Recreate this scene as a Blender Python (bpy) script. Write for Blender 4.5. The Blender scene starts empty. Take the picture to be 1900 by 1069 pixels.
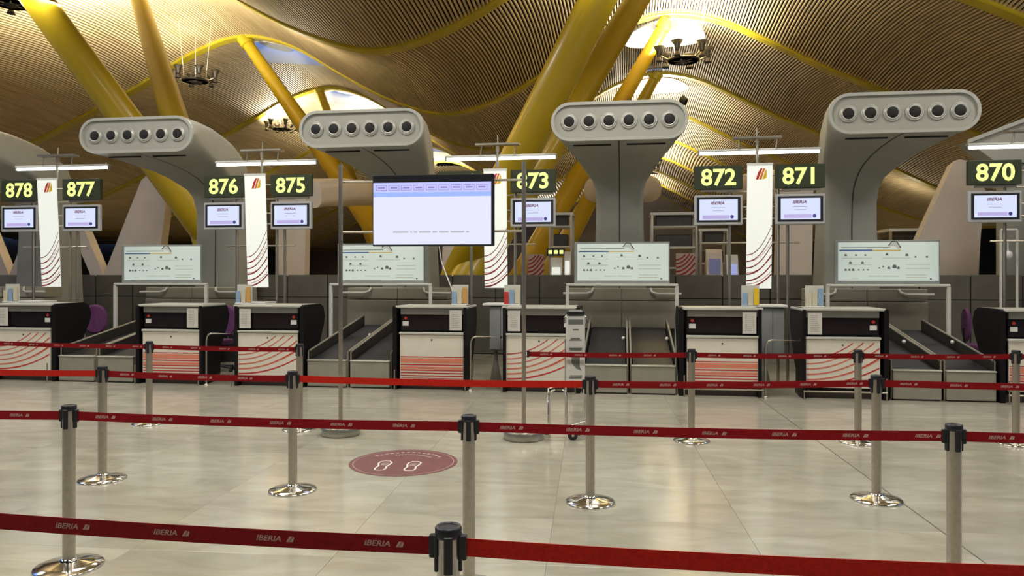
import bpy, bmesh, math, random
import numpy as np
from mathutils import Vector, Matrix
random.seed(7)
R = math.radians
D = bpy.data
SC = bpy.context.scene
COL = SC.collection

# ------------------------------------------------------------------ camera
A = R(8.4); FPX = 1400.0; HC = 1.65; HY = 511.0
cam_d = D.cameras.new('camera'); cam = D.objects.new('camera', cam_d); COL.objects.link(cam)
cam.location = (0, 0, HC); cam.rotation_euler = (R(90), 0, A)
cam_d.sensor_width = 36; cam_d.lens = 36*FPX/1900; cam_d.shift_y = -(534.5-HY)/1900
cam_d.clip_end = 400
SC.camera = cam
SC.view_settings.view_transform = 'Standard'; SC.view_settings.look = 'None'
SC.view_settings.gamma = 1; SC.view_settings.use_curve_mapping = False
SC.view_settings.exposure = 0.0
# ------------------------------------------------------------------ dusk sky
W = D.worlds.new('dusk_sky'); SC.world = W; W.use_nodes = True
bg = W.node_tree.nodes['Background']; bg.inputs[0].default_value = (0.17, 0.36, 1.0, 1); bg.inputs[1].default_value = 1.5
# ------------------------------------------------------------------ added fill lights without fixtures (most above and behind the frame)
def area(x, y, z, sx, sy, power, col=(1, .965, .89), up=False, name='hall_fill_light'):
    l = D.lights.new(name, 'AREA'); l.shape = 'RECTANGLE'; l.size = sx; l.size_y = sy; l.energy = power; l.color = col
    o = D.objects.new(name, l); COL.objects.link(o); o.location = (x, y, z)
    o.rotation_euler = (R(180) if up else 0, 0, 0)
    return o
for x in (-13, -6, 0, 7):
    for y in (1.5, 8.5):
        area(x, y, 7.0, 2.0, 2.0, 215)
    area(x, 14.5, 7.6, 1.6, 1.0, 110)
    area(x+2, 5, 7.2, 1.5, 1.5, 260, up=True)
def lamp_point(x, y, z, power, col=(1, .91, .72), r=.45):      # upward floodlight
    l = D.lights.new('uplight_lamp', 'AREA'); l.shape = 'DISK'; l.size = 2*r; l.energy = power; l.color = col
    o = D.objects.new('uplight_lamp', l); COL.objects.link(o); o.location = (x, y, z); o.rotation_euler = (R(180), 0, 0); return o

def px(px_, py_, Y):                      # a point of the plane y = Y seen at this place
    t = (px_-950)/FPX; u = (HY-py_)/FPX
    dx = -math.sin(A)+math.cos(A)*t; dy = math.cos(A)+math.sin(A)*t
    s = Y/dy
    return Vector((dx*s, Y, HC+u*s))
def fw(px_, fwd, z=0):                    # a point at this forward distance
    t = (px_-950)/FPX
    return Vector(((-math.sin(A)+math.cos(A)*t)*fwd, (math.cos(A)+math.sin(A)*t)*fwd, z))

# ------------------------------------------------------------------ materials
MATS = {}
def mat(name, col, rough=.5, metal=0, emit=None, es=1.0, noise=0, nscale=8, bump=0, spec=.5, alpha=None, coat=0):
    if name in MATS: return MATS[name]
    m = D.materials.new(name); m.use_nodes = True; nt = m.node_tree; b = nt.nodes['Principled BSDF']
    b.inputs['Base Color'].default_value = (*col, 1); b.inputs['Roughness'].default_value = rough
    b.inputs['Metallic'].default_value = metal; b.inputs['Specular IOR Level'].default_value = spec
    b.inputs['Coat Weight'].default_value = coat
    if emit: b.inputs['Emission Color'].default_value = (*emit, 1); b.inputs['Emission Strength'].default_value = es
    if noise or bump:
        tc = nt.nodes.new('ShaderNodeTexCoord'); n = nt.nodes.new('ShaderNodeTexNoise'); n.inputs['Scale'].default_value = nscale
        n.inputs['Detail'].default_value = 4
        nt.links.new(tc.outputs['Object'], n.inputs['Vector'])
        if noise:
            mx = nt.nodes.new('ShaderNodeMixRGB'); mx.blend_type = 'MULTIPLY'; mx.inputs[0].default_value = 1
            mx.inputs[1].default_value = (*col, 1)
            mr = nt.nodes.new('ShaderNodeMapRange'); mr.inputs['From Min'].default_value = .3; mr.inputs['From Max'].default_value = .7
            mr.inputs['To Min'].default_value = 1-noise; mr.inputs['To Max'].default_value = 1+noise*.4
            nt.links.new(n.outputs['Fac'], mr.inputs['Value']); nt.links.new(mr.outputs[0], mx.inputs[2])
            nt.links.new(mx.outputs[0], b.inputs['Base Color'])
        if bump:
            bp = nt.nodes.new('ShaderNodeBump'); bp.inputs['Strength'].default_value = bump; bp.inputs['Distance'].default_value = .01
            nt.links.new(n.outputs['Fac'], bp.inputs['Height']); nt.links.new(bp.outputs[0], b.inputs['Normal'])
    MATS[name] = m; return m
def emis(name, col, s=1.0):
    if name in MATS: return MATS[name]
    m = mat(name, (0.02, .02, .02), .3, emit=col, es=s); return m

CHROME = mat('brushed_steel', (.56, .52, .44), .32, 1, noise=.12, nscale=30)
CHROMEP = mat('polished_steel', (.78, .77, .74), .10, 1, noise=.05, nscale=5)
BLACKP = mat('black_plastic', (.014, .015, .02), .38, noise=.1)
GREYW = mat('pale_grey_lacquer', (.36, .365, .33), .45, noise=.06, nscale=2)
GREYR = mat('pale_grey_rim', (.42, .425, .39), .4, noise=.04)
SEAM = mat('dark_seam', (.06, .06, .05), .6, noise=.1)
NOZ = mat('nozzle_aluminium', (.50, .50, .46), .3, .4, noise=.06)
NOZB = mat('nozzle_bore', (.006, .006, .007), .7, noise=.1)
YEL = mat('yellow_steel_paint', (.50, .345, .010), .34, noise=.05, nscale=1.5, coat=.15)
YELB = mat('yellow_beam_paint', (.46, .37, .015), .4, noise=.12, nscale=2)
WALLP = mat('dark_bronze_panel', (.145, .138, .115), .36, noise=.18, nscale=3)
WALLC = mat('wall_core', (.02, .02, .018), .7, noise=.1)
DBLACK = mat('desk_black_laminate', (.006, .005, .006), .45, noise=.15, spec=.25)
DGLASS = mat('desk_dark_glass', (.014, .010, .012), .12, noise=.1)
DTOP = mat('desk_top_grey', (.50, .50, .44), .35, noise=.06)
DFAS = mat('desk_fascia_grey', (.22, .22, .20), .35, .3, noise=.06)
DWHITE = mat('desk_white_panel', (.74, .70, .60), .35, noise=.05)
RED = mat('print_red', (.52, .035, .03), .5, noise=.1)
DRED = mat('print_dark_red', (.26, .008, .015), .5, noise=.1)
SALMON = mat('print_salmon', (.72, .24, .15), .5, noise=.08)
ORANGE = mat('print_orange', (.75, .22, .02), .5, noise=.05)
YELP = mat('print_yellow', (.80, .55, .02), .5, noise=.05)
BELT = mat('belt_red_webbing', (.27, .004, .008), .6, spec=.2, noise=.2, nscale=60, bump=.3)
BELT2 = mat('belt_bright_red_webbing', (.58, .018, .008), .6, spec=.2, noise=.2, nscale=60, bump=.3)
LETT = mat('belt_lettering', (.55, .33, .30), .6, noise=.1)
PAPER = mat('paper_sheet', (.62, .60, .56), .7, noise=.06, nscale=20)
WHITEP = mat('white_plastic', (.72, .72, .69), .4, noise=.04)
WTUBE = mat('white_tube', (.62, .62, .57), .35, noise=.05)
RUBBER = mat('conveyor_rubber', (.022, .023, .028), .55, noise=.25, nscale=12, bump=.2)
CSTEEL = mat('conveyor_beige_steel', (.34, .33, .27), .38, .25, noise=.10, nscale=4)
CBEIGE = mat('conveyor_cover_beige', (.32, .30, .235), .45, noise=.08, nscale=3)
CDARK = mat('conveyor_dark_side', (.03, .028, .024), .4, noise=.2)
BOARD = mat('number_board_olive', (.035, .045, .022), .4, noise=.2, nscale=3)
DIGIT = emis('number_digits_glow', (.86, 1.0, .30), 1.15)
SCRF = mat('screen_frame_silver', (.52, .53, .55), .35, .3, noise=.05)
SCRW = emis('screen_glow', (.70, .76, 1.0), 1.0)
SCRL = emis('screen_lilac_band', (.56, .48, .85), .9)
SCRT = emis('screen_wordmark', (.20, .06, .12), .8)
SCRG = emis('screen_grey_text', (.42, .42, .55), .8)
SCRB = emis('screen_blue_dot', (.06, .05, .30), .8)
BANW = mat('banner_emissive_white', (.80, .82, .78), .5, emit=(.85, .93, .88), es=.42)  # white banner face with weak emission in its material
PANW = mat('info_panel_backlit', (.6, .66, .62), .4, emit=(.66, .82, .76), es=.30)
TUBE = emis('fluorescent_tube', (.95, 1.0, .93), 6.0)
PURP = mat('purple_fabric', (.12, .03, .12), .8, noise=.2, nscale=20)
BLUEP = mat('print_blue', (.08, .16, .45), .5, noise=.05)
GREYP = mat('print_grey', (.16, .18, .17), .5, noise=.05)
BLKP = mat('print_black', (.02, .02, .02), .5, noise=.05)
STICK = mat('floor_sticker_maroon', (.20, .075, .075), .4, noise=.15, nscale=8)
STICKL = mat('floor_sticker_line', (.48, .36, .35), .5, noise=.1)
DARKM = mat('lamp_dark_metal', (.07, .065, .06), .4, .5, noise=.1)
CABLE = mat('steel_cable', (.62, .6, .56), .4, .4, noise=.05)
PALE = mat('pale_duct_render', (.62, .55, .48), .6, noise=.06, nscale=2)

def slat_mat():
    m = D.materials.new('bamboo_slats'); m.use_nodes = True; nt = m.node_tree; b = nt.nodes['Principled BSDF']
    b.inputs['Roughness'].default_value = .55
    tc = nt.nodes.new('ShaderNodeTexCoord'); mp = nt.nodes.new('ShaderNodeMapping'); mp.inputs['Scale'].default_value = (9.7, .35, .2)
    n = nt.nodes.new('ShaderNodeTexNoise'); n.inputs['Scale'].default_value = 1; n.inputs['Detail'].default_value = 3
    cr = nt.nodes.new('ShaderNodeValToRGB'); cr.color_ramp.elements[0].position = .3; cr.color_ramp.elements[1].position = .7
    cr.color_ramp.elements[0].color = (.46, .345, .18, 1); cr.color_ramp.elements[1].color = (.64, .51, .30, 1)
    nt.links.new(tc.outputs['Object'], mp.inputs[0]); nt.links.new(mp.outputs[0], n.inputs['Vector'])
    nt.links.new(n.outputs['Fac'], cr.inputs[0]); nt.links.new(cr.outputs[0], b.inputs['Base Color'])
    return m
SLAT = slat_mat()
ROOFB = mat('roof_deck_dark', (.016, .011, .006), .8, noise=.2, nscale=2)

def marble():
    m = D.materials.new('polished_travertine'); m.use_nodes = True; nt = m.node_tree; b = nt.nodes['Principled BSDF']
    oi = nt.nodes.new('ShaderNodeObjectInfo'); tc = nt.nodes.new('ShaderNodeTexCoord')
    add = nt.nodes.new('ShaderNodeVectorMath'); add.operation = 'ADD'
    sc = nt.nodes.new('ShaderNodeVectorMath'); sc.operation = 'SCALE'; sc.inputs['Scale'].default_value = 37
    cmb = nt.nodes.new('ShaderNodeCombineXYZ')
    for i in range(3): nt.links.new(oi.outputs['Random'], cmb.inputs[i])
    nt.links.new(cmb.outputs[0], sc.inputs[0]); nt.links.new(tc.outputs['Object'], add.inputs[0]); nt.links.new(sc.outputs[0], add.inputs[1])
    mp = nt.nodes.new('ShaderNodeMapping'); mp.inputs['Scale'].default_value = (1.3, 3.2, 1)
    nt.links.new(add.outputs[0], mp.inputs[0])
    n = nt.nodes.new('ShaderNodeTexNoise'); n.inputs['Scale'].default_value = 1.5; n.inputs['Detail'].default_value = 7; n.inputs['Distortion'].default_value = .8
    nt.links.new(mp.outputs[0], n.inputs['Vector'])
    cr = nt.nodes.new('ShaderNodeValToRGB'); e = cr.color_ramp.elements
    e[0].position = .2; e[0].color = (.31, .292, .225, 1); e[1].position = .8; e[1].color = (.50, .478, .395, 1)
    x = e.new(.5); x.color = (.41, .39, .312, 1)
    nt.links.new(n.outputs['Fac'], cr.inputs[0])
    hs = nt.nodes.new('ShaderNodeHueSaturation'); mr = nt.nodes.new('ShaderNodeMapRange')
    mr.inputs['To Min'].default_value = .90; mr.inputs['To Max'].default_value = 1.06
    nt.links.new(oi.outputs['Random'], mr.inputs['Value']); nt.links.new(mr.outputs[0], hs.inputs['Value'])
    nt.links.new(cr.outputs[0], hs.inputs['Color']); nt.links.new(hs.outputs[0], b.inputs['Base Color'])
    b.inputs['Roughness'].default_value = .17; b.inputs['Specular IOR Level'].default_value = .55
    n2 = nt.nodes.new('ShaderNodeTexNoise'); n2.inputs['Scale'].default_value = 5
    nt.links.new(tc.outputs['Object'], n2.inputs['Vector'])
    bp = nt.nodes.new('ShaderNodeBump'); bp.inputs['Strength'].default_value = .05; bp.inputs['Distance'].default_value = .01
    nt.links.new(n2.outputs['Fac'], bp.inputs['Height']); nt.links.new(bp.outputs[0], b.inputs['Normal'])
    return m
MARBLE = marble()
GROUT = mat('floor_joint', (.30, .285, .235), .5, noise=.1)

# ------------------------------------------------------------------ mesh helpers
class MB:
    def __init__(s): s.v = []; s.f = []; s.sm = []
    def add(s, vs, fs, smooth=False):
        o = len(s.v); s.v += [tuple(v) for v in vs]; s.f += [tuple(i+o for i in f) for f in fs]; s.sm += [smooth]*len(fs); return s
    def box(s, x0, x1, y0, y1, z0, z1, bev=0):
        if bev:
            b = bev; vs = []
            for z, i in ((z0, b), (z0+b, 0), (z1-b, 0), (z1, b)):
                X0, X1, Y0, Y1 = x0+i, x1-i, y0+i, y1-i
                c = b if i == 0 else b*.6
                vs += [(X0+c, Y0, z), (X1-c, Y0, z), (X1, Y0+c, z), (X1, Y1-c, z), (X1-c, Y1, z), (X0+c, Y1, z), (X0, Y1-c, z), (X0, Y0+c, z)]
            fs = [tuple(range(7, -1, -1)), tuple(range(24, 32))]
            for k in range(3):
                for j in range(8): fs.append((k*8+j, k*8+(j+1) % 8, (k+1)*8+(j+1) % 8, (k+1)*8+j))
            return s.add(vs, fs)
        vs = [(x0, y0, z0), (x1, y0, z0), (x1, y1, z0), (x0, y1, z0), (x0, y0, z1), (x1, y0, z1), (x1, y1, z1), (x0, y1, z1)]
        return s.add(vs, [(3, 2, 1, 0), (4, 5, 6, 7), (0, 1, 5, 4), (1, 2, 6, 5), (2, 3, 7, 6), (3, 0, 4, 7)])
    def tube(s, pts, r, n=10, cap=True):
        pts = [Vector(p) for p in pts]; rs = r if isinstance(r, (list, tuple)) else [r]*len(pts)
        vs = []; fs = []; ref = None
        for i, p in enumerate(pts):
            d = (pts[min(i+1, len(pts)-1)]-pts[max(i-1, 0)]).normalized()
            if ref is None: ref = Vector((0, 0, 1)) if abs(d.z) < .9 else Vector((1, 0, 0))
            a = d.cross(ref).normalized(); b = d.cross(a).normalized(); ref = -b if False else ref
            for k in range(n):
                t = 2*math.pi*k/n; vs.append(p+(a*math.cos(t)+b*math.sin(t))*rs[i])
        for i in range(len(pts)-1):
            for k in range(n): fs.append((i*n+k, i*n+(k+1) % n, (i+1)*n+(k+1) % n, (i+1)*n+k))
        s.add(vs, fs, True)
        if cap:
            s.add(vs[:n], [tuple(range(n-1, -1, -1))]); s.add(vs[-n:], [tuple(range(n))])
        return s
    def lathe(s, prof, n=24, c=(0, 0, 0), axis='z', smooth=True):
        vs = []; fs = []
        for r, z in prof:
            for k in range(n):
                t = 2*math.pi*k/n; a, b = r*math.cos(t), r*math.sin(t)
                v = (a, b, z) if axis == 'z' else ((a, z, b) if axis == 'y' else (z, a, b))
                vs.append((v[0]+c[0], v[1]+c[1], v[2]+c[2]))
        for i in range(len(prof)-1):
            for k in range(n): fs.append((i*n+k, i*n+(k+1) % n, (i+1)*n+(k+1) % n, (i+1)*n+k))
        s.add(vs, fs, smooth)
        if prof[0][0] > 1e-6: s.add(vs[:n], [tuple(range(n-1, -1, -1))])
        if prof[-1][0] > 1e-6: s.add(vs[-n:], [tuple(range(n))])
        return s
    def prism(s, poly, t0, t1, plane='xz'):
        def P(a, b, t): return (a, t, b) if plane == 'xz' else ((t, a, b) if plane == 'yz' else (a, b, t))
        n = len(poly); vs = [P(a, b, t0) for a, b in poly]+[P(a, b, t1) for a, b in poly]
        fs = [tuple(range(n)), tuple(range(2*n-1, n-1, -1))]+[(i, i+n, (i+1) % n+n, (i+1) % n) for i in range(n)]
        return s.add(vs, fs)
    def ribbon(s, pts, w, y0, y1):         # strip of width w(i) along pts in x-z, from y0 to y1
        vs = []; n = len(pts)
        for i, (a, b) in enumerate(pts):
            a2, b2 = pts[min(i+1, n-1)]; a1, b1 = pts[max(i-1, 0)]
            dx, dz = a2-a1, b2-b1; L = math.hypot(dx, dz) or 1; ww = (w[i] if isinstance(w, list) else w)/2
            nx, nz = -dz/L*ww, dx/L*ww
            vs += [(a+nx, y0, b+nz), (a-nx, y0, b-nz), (a+nx, y1, b+nz), (a-nx, y1, b-nz)]
        fs = []
        for i in range(n-1):
            o = i*4; q = o+4
            fs += [(o, q, q+1, o+1), (o+2, o+3, q+3, q+2), (o, o+2, q+2, q), (o+1, q+1, q+3, o+3)]
        return s.add(vs, fs)
    def build(s, name, m, parent=None, **k):
        me = D.meshes.new(name); me.from_pydata(s.v, [], s.f)
        me.polygons.foreach_set('use_smooth', s.sm); me.materials.append(m); me.update()
        bm = bmesh.new(); bm.from_mesh(me); bmesh.ops.recalc_face_normals(bm, faces=bm.faces); bm.to_mesh(me); bm.free()
        o = D.objects.new(name, me); COL.objects.link(o)
        if parent: o.parent = parent
        for a, b in k.items(): o[a] = b
        return o
def B(*a, **k): return MB().box(*a, **k)
def tag(o, label, cat, group=None):
    o['label'] = label; o['category'] = cat
    if group: o['group'] = group
    return o
def thing(name, label, cat, loc=(0, 0, 0), rz=0, group=None):
    o = D.objects.new(name, None); COL.objects.link(o); o.location = loc; o.rotation_euler = (0, 0, rz); o.empty_display_size = .1
    return tag(o, label, cat, group)
KIDS = {}
def copy_tree(o, loc, rz=0, label=None, depth=0):
    if not KIDS.get('built'): pass
    c = o.copy(); COL.objects.link(c)
    if depth == 0:
        c.location = loc; c.rotation_euler = (0, 0, rz)
        if label: c['label'] = label
    for ch in list(o.children):
        k = copy_tree(ch, None, 0, None, depth+1); k.parent = c
    return c
TXT = {}
def text_geo(st, size, bold=0.0, fill=True):
    key = (st, size, bold)
    if key in TXT: return TXT[key]
    cu = D.curves.new('t', 'FONT'); cu.body = st; cu.size = size; cu.align_x = 'CENTER'; cu.align_y = 'CENTER'; cu.offset = bold
    cu.resolution_u = 3
    o = D.objects.new('t', cu); COL.objects.link(o)
    me = D.meshes.new_from_object(o)
    vs = [(v.co.x, v.co.y) for v in me.vertices]; fs = [tuple(p.vertices) for p in me.polygons]
    D.objects.remove(o); D.curves.remove(cu); D.meshes.remove(me)
    TXT[key] = (vs, fs); return vs, fs
def text_mb(mb, st, size, cx, y, cz, bold=0, shear=0, sx=1.0):
    vs, fs = text_geo(st, size, bold)
    return mb.add([(cx+(a+shear*b)*sx, y, cz+b) for a, b in vs], fs)

# ================================================================== ROOF
KX = [-60, -46, -38, -33, -29.4, -26.1, -23.3, -20.7, -18.4, -16.23, -14, -11.73, -9.4, -7.23, -5, -2.73, -.5, 1.77, 3.6, 5.5, 7.64, 9.8, 12.8, 16, 19, 23, 30, 45, 60]
KZ = [5.2, 5.0, 4.9, 5.1, 6.4, 7.8, 9.03, 10.26, 11.45, 12.0, 11.45, 10.1, 8.9, 8.34, 8.9, 10.15, 11.5, 12.05, 11.75, 10.86, 9.7, 8.72, 7.15, 5.6, 4.7, 4.6, 6.5, 9.5, 9]
def hermite():
    x = np.array(KX, float); z = np.array(KZ, float); m = np.gradient(z, x)
    X = np.linspace(-60, 60, 2401); i = np.clip(np.searchsorted(x, X)-1, 0, len(x)-2)
    h = x[i+1]-x[i]; t = (X-x[i])/h
    Z = (2*t**3-3*t**2+1)*z[i]+(t**3-2*t**2+t)*h*m[i]+(-2*t**3+3*t**2)*z[i+1]+(t**3-t**2)*h*m[i+1]
    k = np.ones(21)/21; Zp = np.convolve(np.pad(Z, 10, 'edge'), k, 'valid')
    return X, Zp
HX, HZ = hermite()
def prof(x): return np.interp(x, HX, HZ)
CREST = (-15.75, 1.77)
BEAMY = [21.7+9*k for k in range(-2, 9)]           # 3.7 ... 93.7
BULGE = .32
SKYX, SKYY, SKO = 1.75, 2.2, 3.0
def zsurf(x, y, y0):
    return prof(x)+BULGE*np.sin(np.pi*np.clip((y-y0)/9, 0, 1))
def xr(y1): return (-59.5, 59) if y1 > 35 else (-.95*y1-8, .52*y1+8)
def mesh_np(name, V, F, m, parent=None, **k):
    me = D.meshes.new(name); me.vertices.add(len(V)); me.vertices.foreach_set('co', np.asarray(V, 'f').ravel())
    F = np.asarray(F, 'i'); me.loops.add(F.size); me.loops.foreach_set('vertex_index', F.ravel())
    me.polygons.add(len(F)); me.polygons.foreach_set('loop_start', np.arange(0, F.size, 4, dtype='i')); me.polygons.foreach_set('loop_total', np.full(len(F), 4, 'i'))
    me.materials.append(m); me.update(calc_edges=True); me.validate()
    o = D.objects.new(name, me); COL.objects.link(o)
    if parent: o.parent = parent
    for a, b in k.items(): o[a] = b
    return o
def strips(y0, x0, x1, pitch, width, dz, thick, holes, hs=1.0, nseg=8):
    xs = np.arange(math.ceil(x0/pitch)*pitch, x1, pitch); V = []; F = []; o = 0
    for x in xs:
        ivs = [(y0, y0+9)]
        if holes:
            for cx in CREST:
                u = (x-cx)/(SKYX*hs)
                if abs(u) < 1:
                    h = SKYY*hs*math.sqrt(1-u*u); ivs = [(y0, y0+SKO-h), (y0+SKO+h, y0+9)]
        for a, b in ivs:
            n = nseg if len(ivs) == 1 else max(2, nseg//2)
            ys = np.linspace(a, b, n+1); zl = zsurf(x-width/2, ys, y0)+dz; zr = zsurf(x+width/2, ys, y0)+dz
            L = np.stack([np.full(n+1, x-width/2), ys, zl], 1); Rr = np.stack([np.full(n+1, x+width/2), ys, zr], 1)
            if thick:
                up = np.array([0, 0, thick]); blk = np.stack([L+up, L, Rr, Rr+up], 1).reshape(-1, 3); c = 4
                prs = ((0, 1), (1, 2), (2, 3))
            else:
                blk = np.stack([L, Rr], 1).reshape(-1, 3); c = 2; prs = ((0, 1),)
            V.append(blk)
            i = np.arange(n)
            for p, q in prs: F.append(np.stack([o+i*c+p, o+i*c+q, o+(i+1)*c+q, o+(i+1)*c+p], 1))
            o += len(blk)
    return np.concatenate(V), np.concatenate(F)
# ceiling: dark deck with the bamboo slats as parts of it
Vd = []; Fd = []; off = 0
HASSKY = lambda y0: y0 > 26
for k, y0 in enumerate(BEAMY[:-1]):
    a, b = xr(y0+9)
    v, f = strips(y0, a, b, .25, .2502, .42, 0, HASSKY(y0), 1.06, 8)
    Vd.append(v); Fd.append(f+off); off += len(v)
ceiling = mesh_np('ceiling', np.concatenate(Vd), np.concatenate(Fd), ROOFB, kind='structure')
for k, y0 in enumerate(BEAMY[:-1]):
    a, b = xr(y0+9)
    if y0 < 12: pitch, w = .20, .11
    elif y0 < 50: pitch, w = .105, .052
    else: pitch, w = .21, .15
    v, f = strips(y0, a, b, pitch, w, 0, .04, HASSKY(y0), 1.0, 8)
    mesh_np('bamboo_slats', v, f, SLAT, ceiling, kind='stuff')
# yellow beams
def beam(y, label, grp=None, dz=0):
    a, b = xr(y+1); xs = np.arange(a, b, .5); n = len(xs); zs = prof(xs)
    m = MB(); vs = []
    prf = [(-.25, .14), (-.25, -.03), (-.21, -.06), (.21, -.06), (.25, -.03), (.25, .14)]
    for x, z in zip(xs, zs):
        for p, q in prf: vs.append((x, y+p, z+q))
    fs = []
    for i in range(n-1):
        for j in range(6): fs.append((i*6+j, i*6+(j+1) % 6, (i+1)*6+(j+1) % 6, (i+1)*6+j))
    m.add(vs, fs, False); m.add(vs[:6], [tuple(range(6))]); m.add(vs[-6:], [tuple(range(6))])
    return tag(m.build('roof_beam', YELB), label, 'beam', grp)
bl = {21.7: 'nearest yellow wavy roof beam sagging at the top centre of the picture',
      30.7: 'yellow wavy roof beam cresting above the first blue skylight', 39.7: 'third yellow wavy roof beam, behind the one over the blue skylight',
      48.7: 'fourth yellow wavy roof beam, thin, seen beside the middle air pylon'}
for y in BEAMY[1:]:
    if y in bl: beam(y, bl[y])
    elif y < 20: pass
    else: beam(y, 'thin far yellow roof beam deep in the hall beyond the fourth', 'far yellow roof beams')
# skylights
GLASS = D.materials.new('skylight_glass'); GLASS.use_nodes = True
gb = GLASS.node_tree.nodes['Principled BSDF']; gb.inputs['Transmission Weight'].default_value = 1; gb.inputs['Roughness'].default_value = .02
gb.inputs['Base Color'].default_value = (.8, .9, 1, 1); gb.inputs['IOR'].default_value = 1.02
SKW = mat('skylight_white_liner', (.82, .84, .84), .5, noise=.04)
def skylight(cx, cy, label, grp=None):
    t = thing('skylight', label, 'skylight', (cx, cy, float(prof(cx))+BULGE), 0, grp)
    m = MB(); n = 48; vs = []; zz = []
    for k in range(n):
        a = 2*math.pi*k/n; x = SKYX*math.cos(a); y = SKYY*math.sin(a)
        zb = float(zsurf(cx+x, cy+y, cy-SKO))-t.location.z-.05
        vs += [(x, y, zb), (x*.99, y*.99, 1.3), (x*1.12, y*1.12, zb+.34), (x, y, zb+.30)]
    fs = []
    for k in range(n):
        q = (k+1) % n; fs.append((k*4, k*4+1, q*4+1, q*4)); fs.append((k*4+3, k*4+2, q*4+2, q*4+3))
    m.add(vs, fs, True); m.build('liner', SKW, t)
    m = MB(); m.add([(SKYX*math.cos(2*math.pi*k/n), SKYY*math.sin(2*math.pi*k/n), 1.3) for k in range(n)], [tuple(range(n))]); m.build('pane', GLASS, t)
    for s in (-1, 1):                        # curved white deflector sails inside
        m = MB(); vs = []
        for i in range(9):
            for j in range(7):
                u = -1+2*i/8; v = j/6
                y = u*SKYY*.80; x = s*(.35+v*SKYX*.62)*math.sqrt(max(.12, 1-u*u*.8))
                vs.append((x, y, .45+.35*math.sin(v*math.pi)*(1-u*u*.5)))
        m.add(vs, [(i*7+j, i*7+j+1, (i+1)*7+j+1, (i+1)*7+j) for i in range(8) for j in range(6)], True)
        m.build('deflector', SKW, t)
    m = MB()
    for yy in (-1.2, 0, 1.2):
        w = SKYX*math.sqrt(1-(yy/SKYY)**2); m.box(-w, w, yy-.05, yy+.05, 1.18, 1.28)
    m.build('glazing_bar', SKW, t)
skl = {(-15.75, 33.7): 'blue oval skylight behind the crest of the roof beam on the left', (1.77, 33.7): 'bright white oval skylight above the floodlight cluster on the right',
       (-15.75, 42.7): 'second oval skylight on the left, white and bright, behind the blue one', (1.77, 42.7): 'second oval skylight on the right, behind the middle air pylon'}
for y0 in BEAMY[3:-1]:
    for cx in CREST:
        cy = y0+SKO; kk = [l for (a, b), l in skl.items() if abs(a-cx) < .1 and abs(b-cy) < .1]
        if cy < 66: skylight(cx, cy, kk[0] if kk else f'far oval skylight on the {"left" if cx < 0 else "right"} row, {["third", "fourth", "fifth"][int(round((cy-51.7)/9))]} from the nearest')

# ================================================================== COLUMNS
def column(p0, p1, r0, r1, label):
    p0, p1 = Vector(p0), Vector(p1)
    t = thing('roof_column', label, 'column', (p0.x, p0.y, p0.z))
    d = p1-p0; n = 14; pts = [d*(i/n) for i in range(n+1)]; rs = [r0+(r1-r0)*(i/n)**1.0+.03*math.sin(math.pi*i/n) for i in range(n+1)]
    MB().tube(pts, rs, 24).build('shaft', YEL, t)
    dn = d.normalized()
    MB().tube([d-dn*.15, d+dn*.25], r1*1.25, 20).build('top_collar', YELB, t)
    m = MB(); m.lathe([(r0*1.35, -.02), (r0*1.35, .12), (r0*1.1, .2)], 24); m.build('foot_plate', YELB, t)
def to_floor(a, b):                          # extend the line b->a down to the floor
    a, b = Vector(a), Vector(b); s = a.z/(b.z-a.z); return a-(b-a)*s
def colpx(a, Ya, b, Yb, r0, r1, label):
    p = px(*a, Ya); q = px(*b, Yb); column(to_floor(p, q), q, r0, r1, label)
colpx((387, 432), 17.2, (-268, -459), 12.7, .42, .22, 'thick yellow column leaning from top left behind the first air pylon')
colpx((387, 432), 17.4, (229, -98), 21.7, .48, .17, 'steep yellow column right of the thick leaning one at left')
colpx((893, 432), 17.0, (1442, -667), 12.7, .44, .26, 'thick dark yellow column leaning right, left one of the central pair')
colpx((921, 432), 17.6, (1286, -172), 21.7, .44, .26, 'slimmer glossy yellow column leaning right beside the thick central one')
colpx((610, 300), 30.75, (457, 78), 30.7, .52, .24, 'slender yellow column rising to the roof beam crest beside the blue skylight')
colpx((1080, 315), 30.75, (1232, 48), 30.7, .52, .24, 'slender yellow column under the white skylight, left of the floodlight cluster')
colpx((626, 260), 39.75, (593, 168), 39.7, .45, .22, 'short dark yellow column below the second skylight on the left')
colpx((1110, 340), 39.75, (1216, 143), 39.7, .60, .26, 'farthest yellow column seen behind the middle air pylon')

# ================================================================== SHELL
def plane_floor():
    m = MB(); m.box(-60, 60, -14, 96, -.2, -.006); return m.build('floor', GROUT, None, kind='structure')
floor = plane_floor()
gy = Vector((-math.sin(R(2.5)), math.cos(R(2.5)), 0)); gx = Vector((math.cos(R(2.5)), math.sin(R(2.5)), 0))
J0 = fw(1420, HC*FPX/(748-HY))               # the long joint passes here
SW, SD = 1.25, .82
slab = None; ns = 0
base = MB().box(-SW/2+.0008, SW/2-.0008, -SD/2+.0008, SD/2-.0008, -.02, 0, bev=.001).build('floor_slab', MARBLE, floor)
cand = []
for i in range(-14, 14):
    for j in range(-16, 10):
        c = J0+gx*((i+.5)*SW)+gy*((j+.5)*SD)
        f = -c.x*math.sin(A)+c.y*math.cos(A); r = c.x*math.cos(A)+c.y*math.sin(A)
        if 2.6 < f < 12.2 and abs(r) < .70*f+.9: cand.append((f, c))
cand.sort(key=lambda q: q[0]); 
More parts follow.
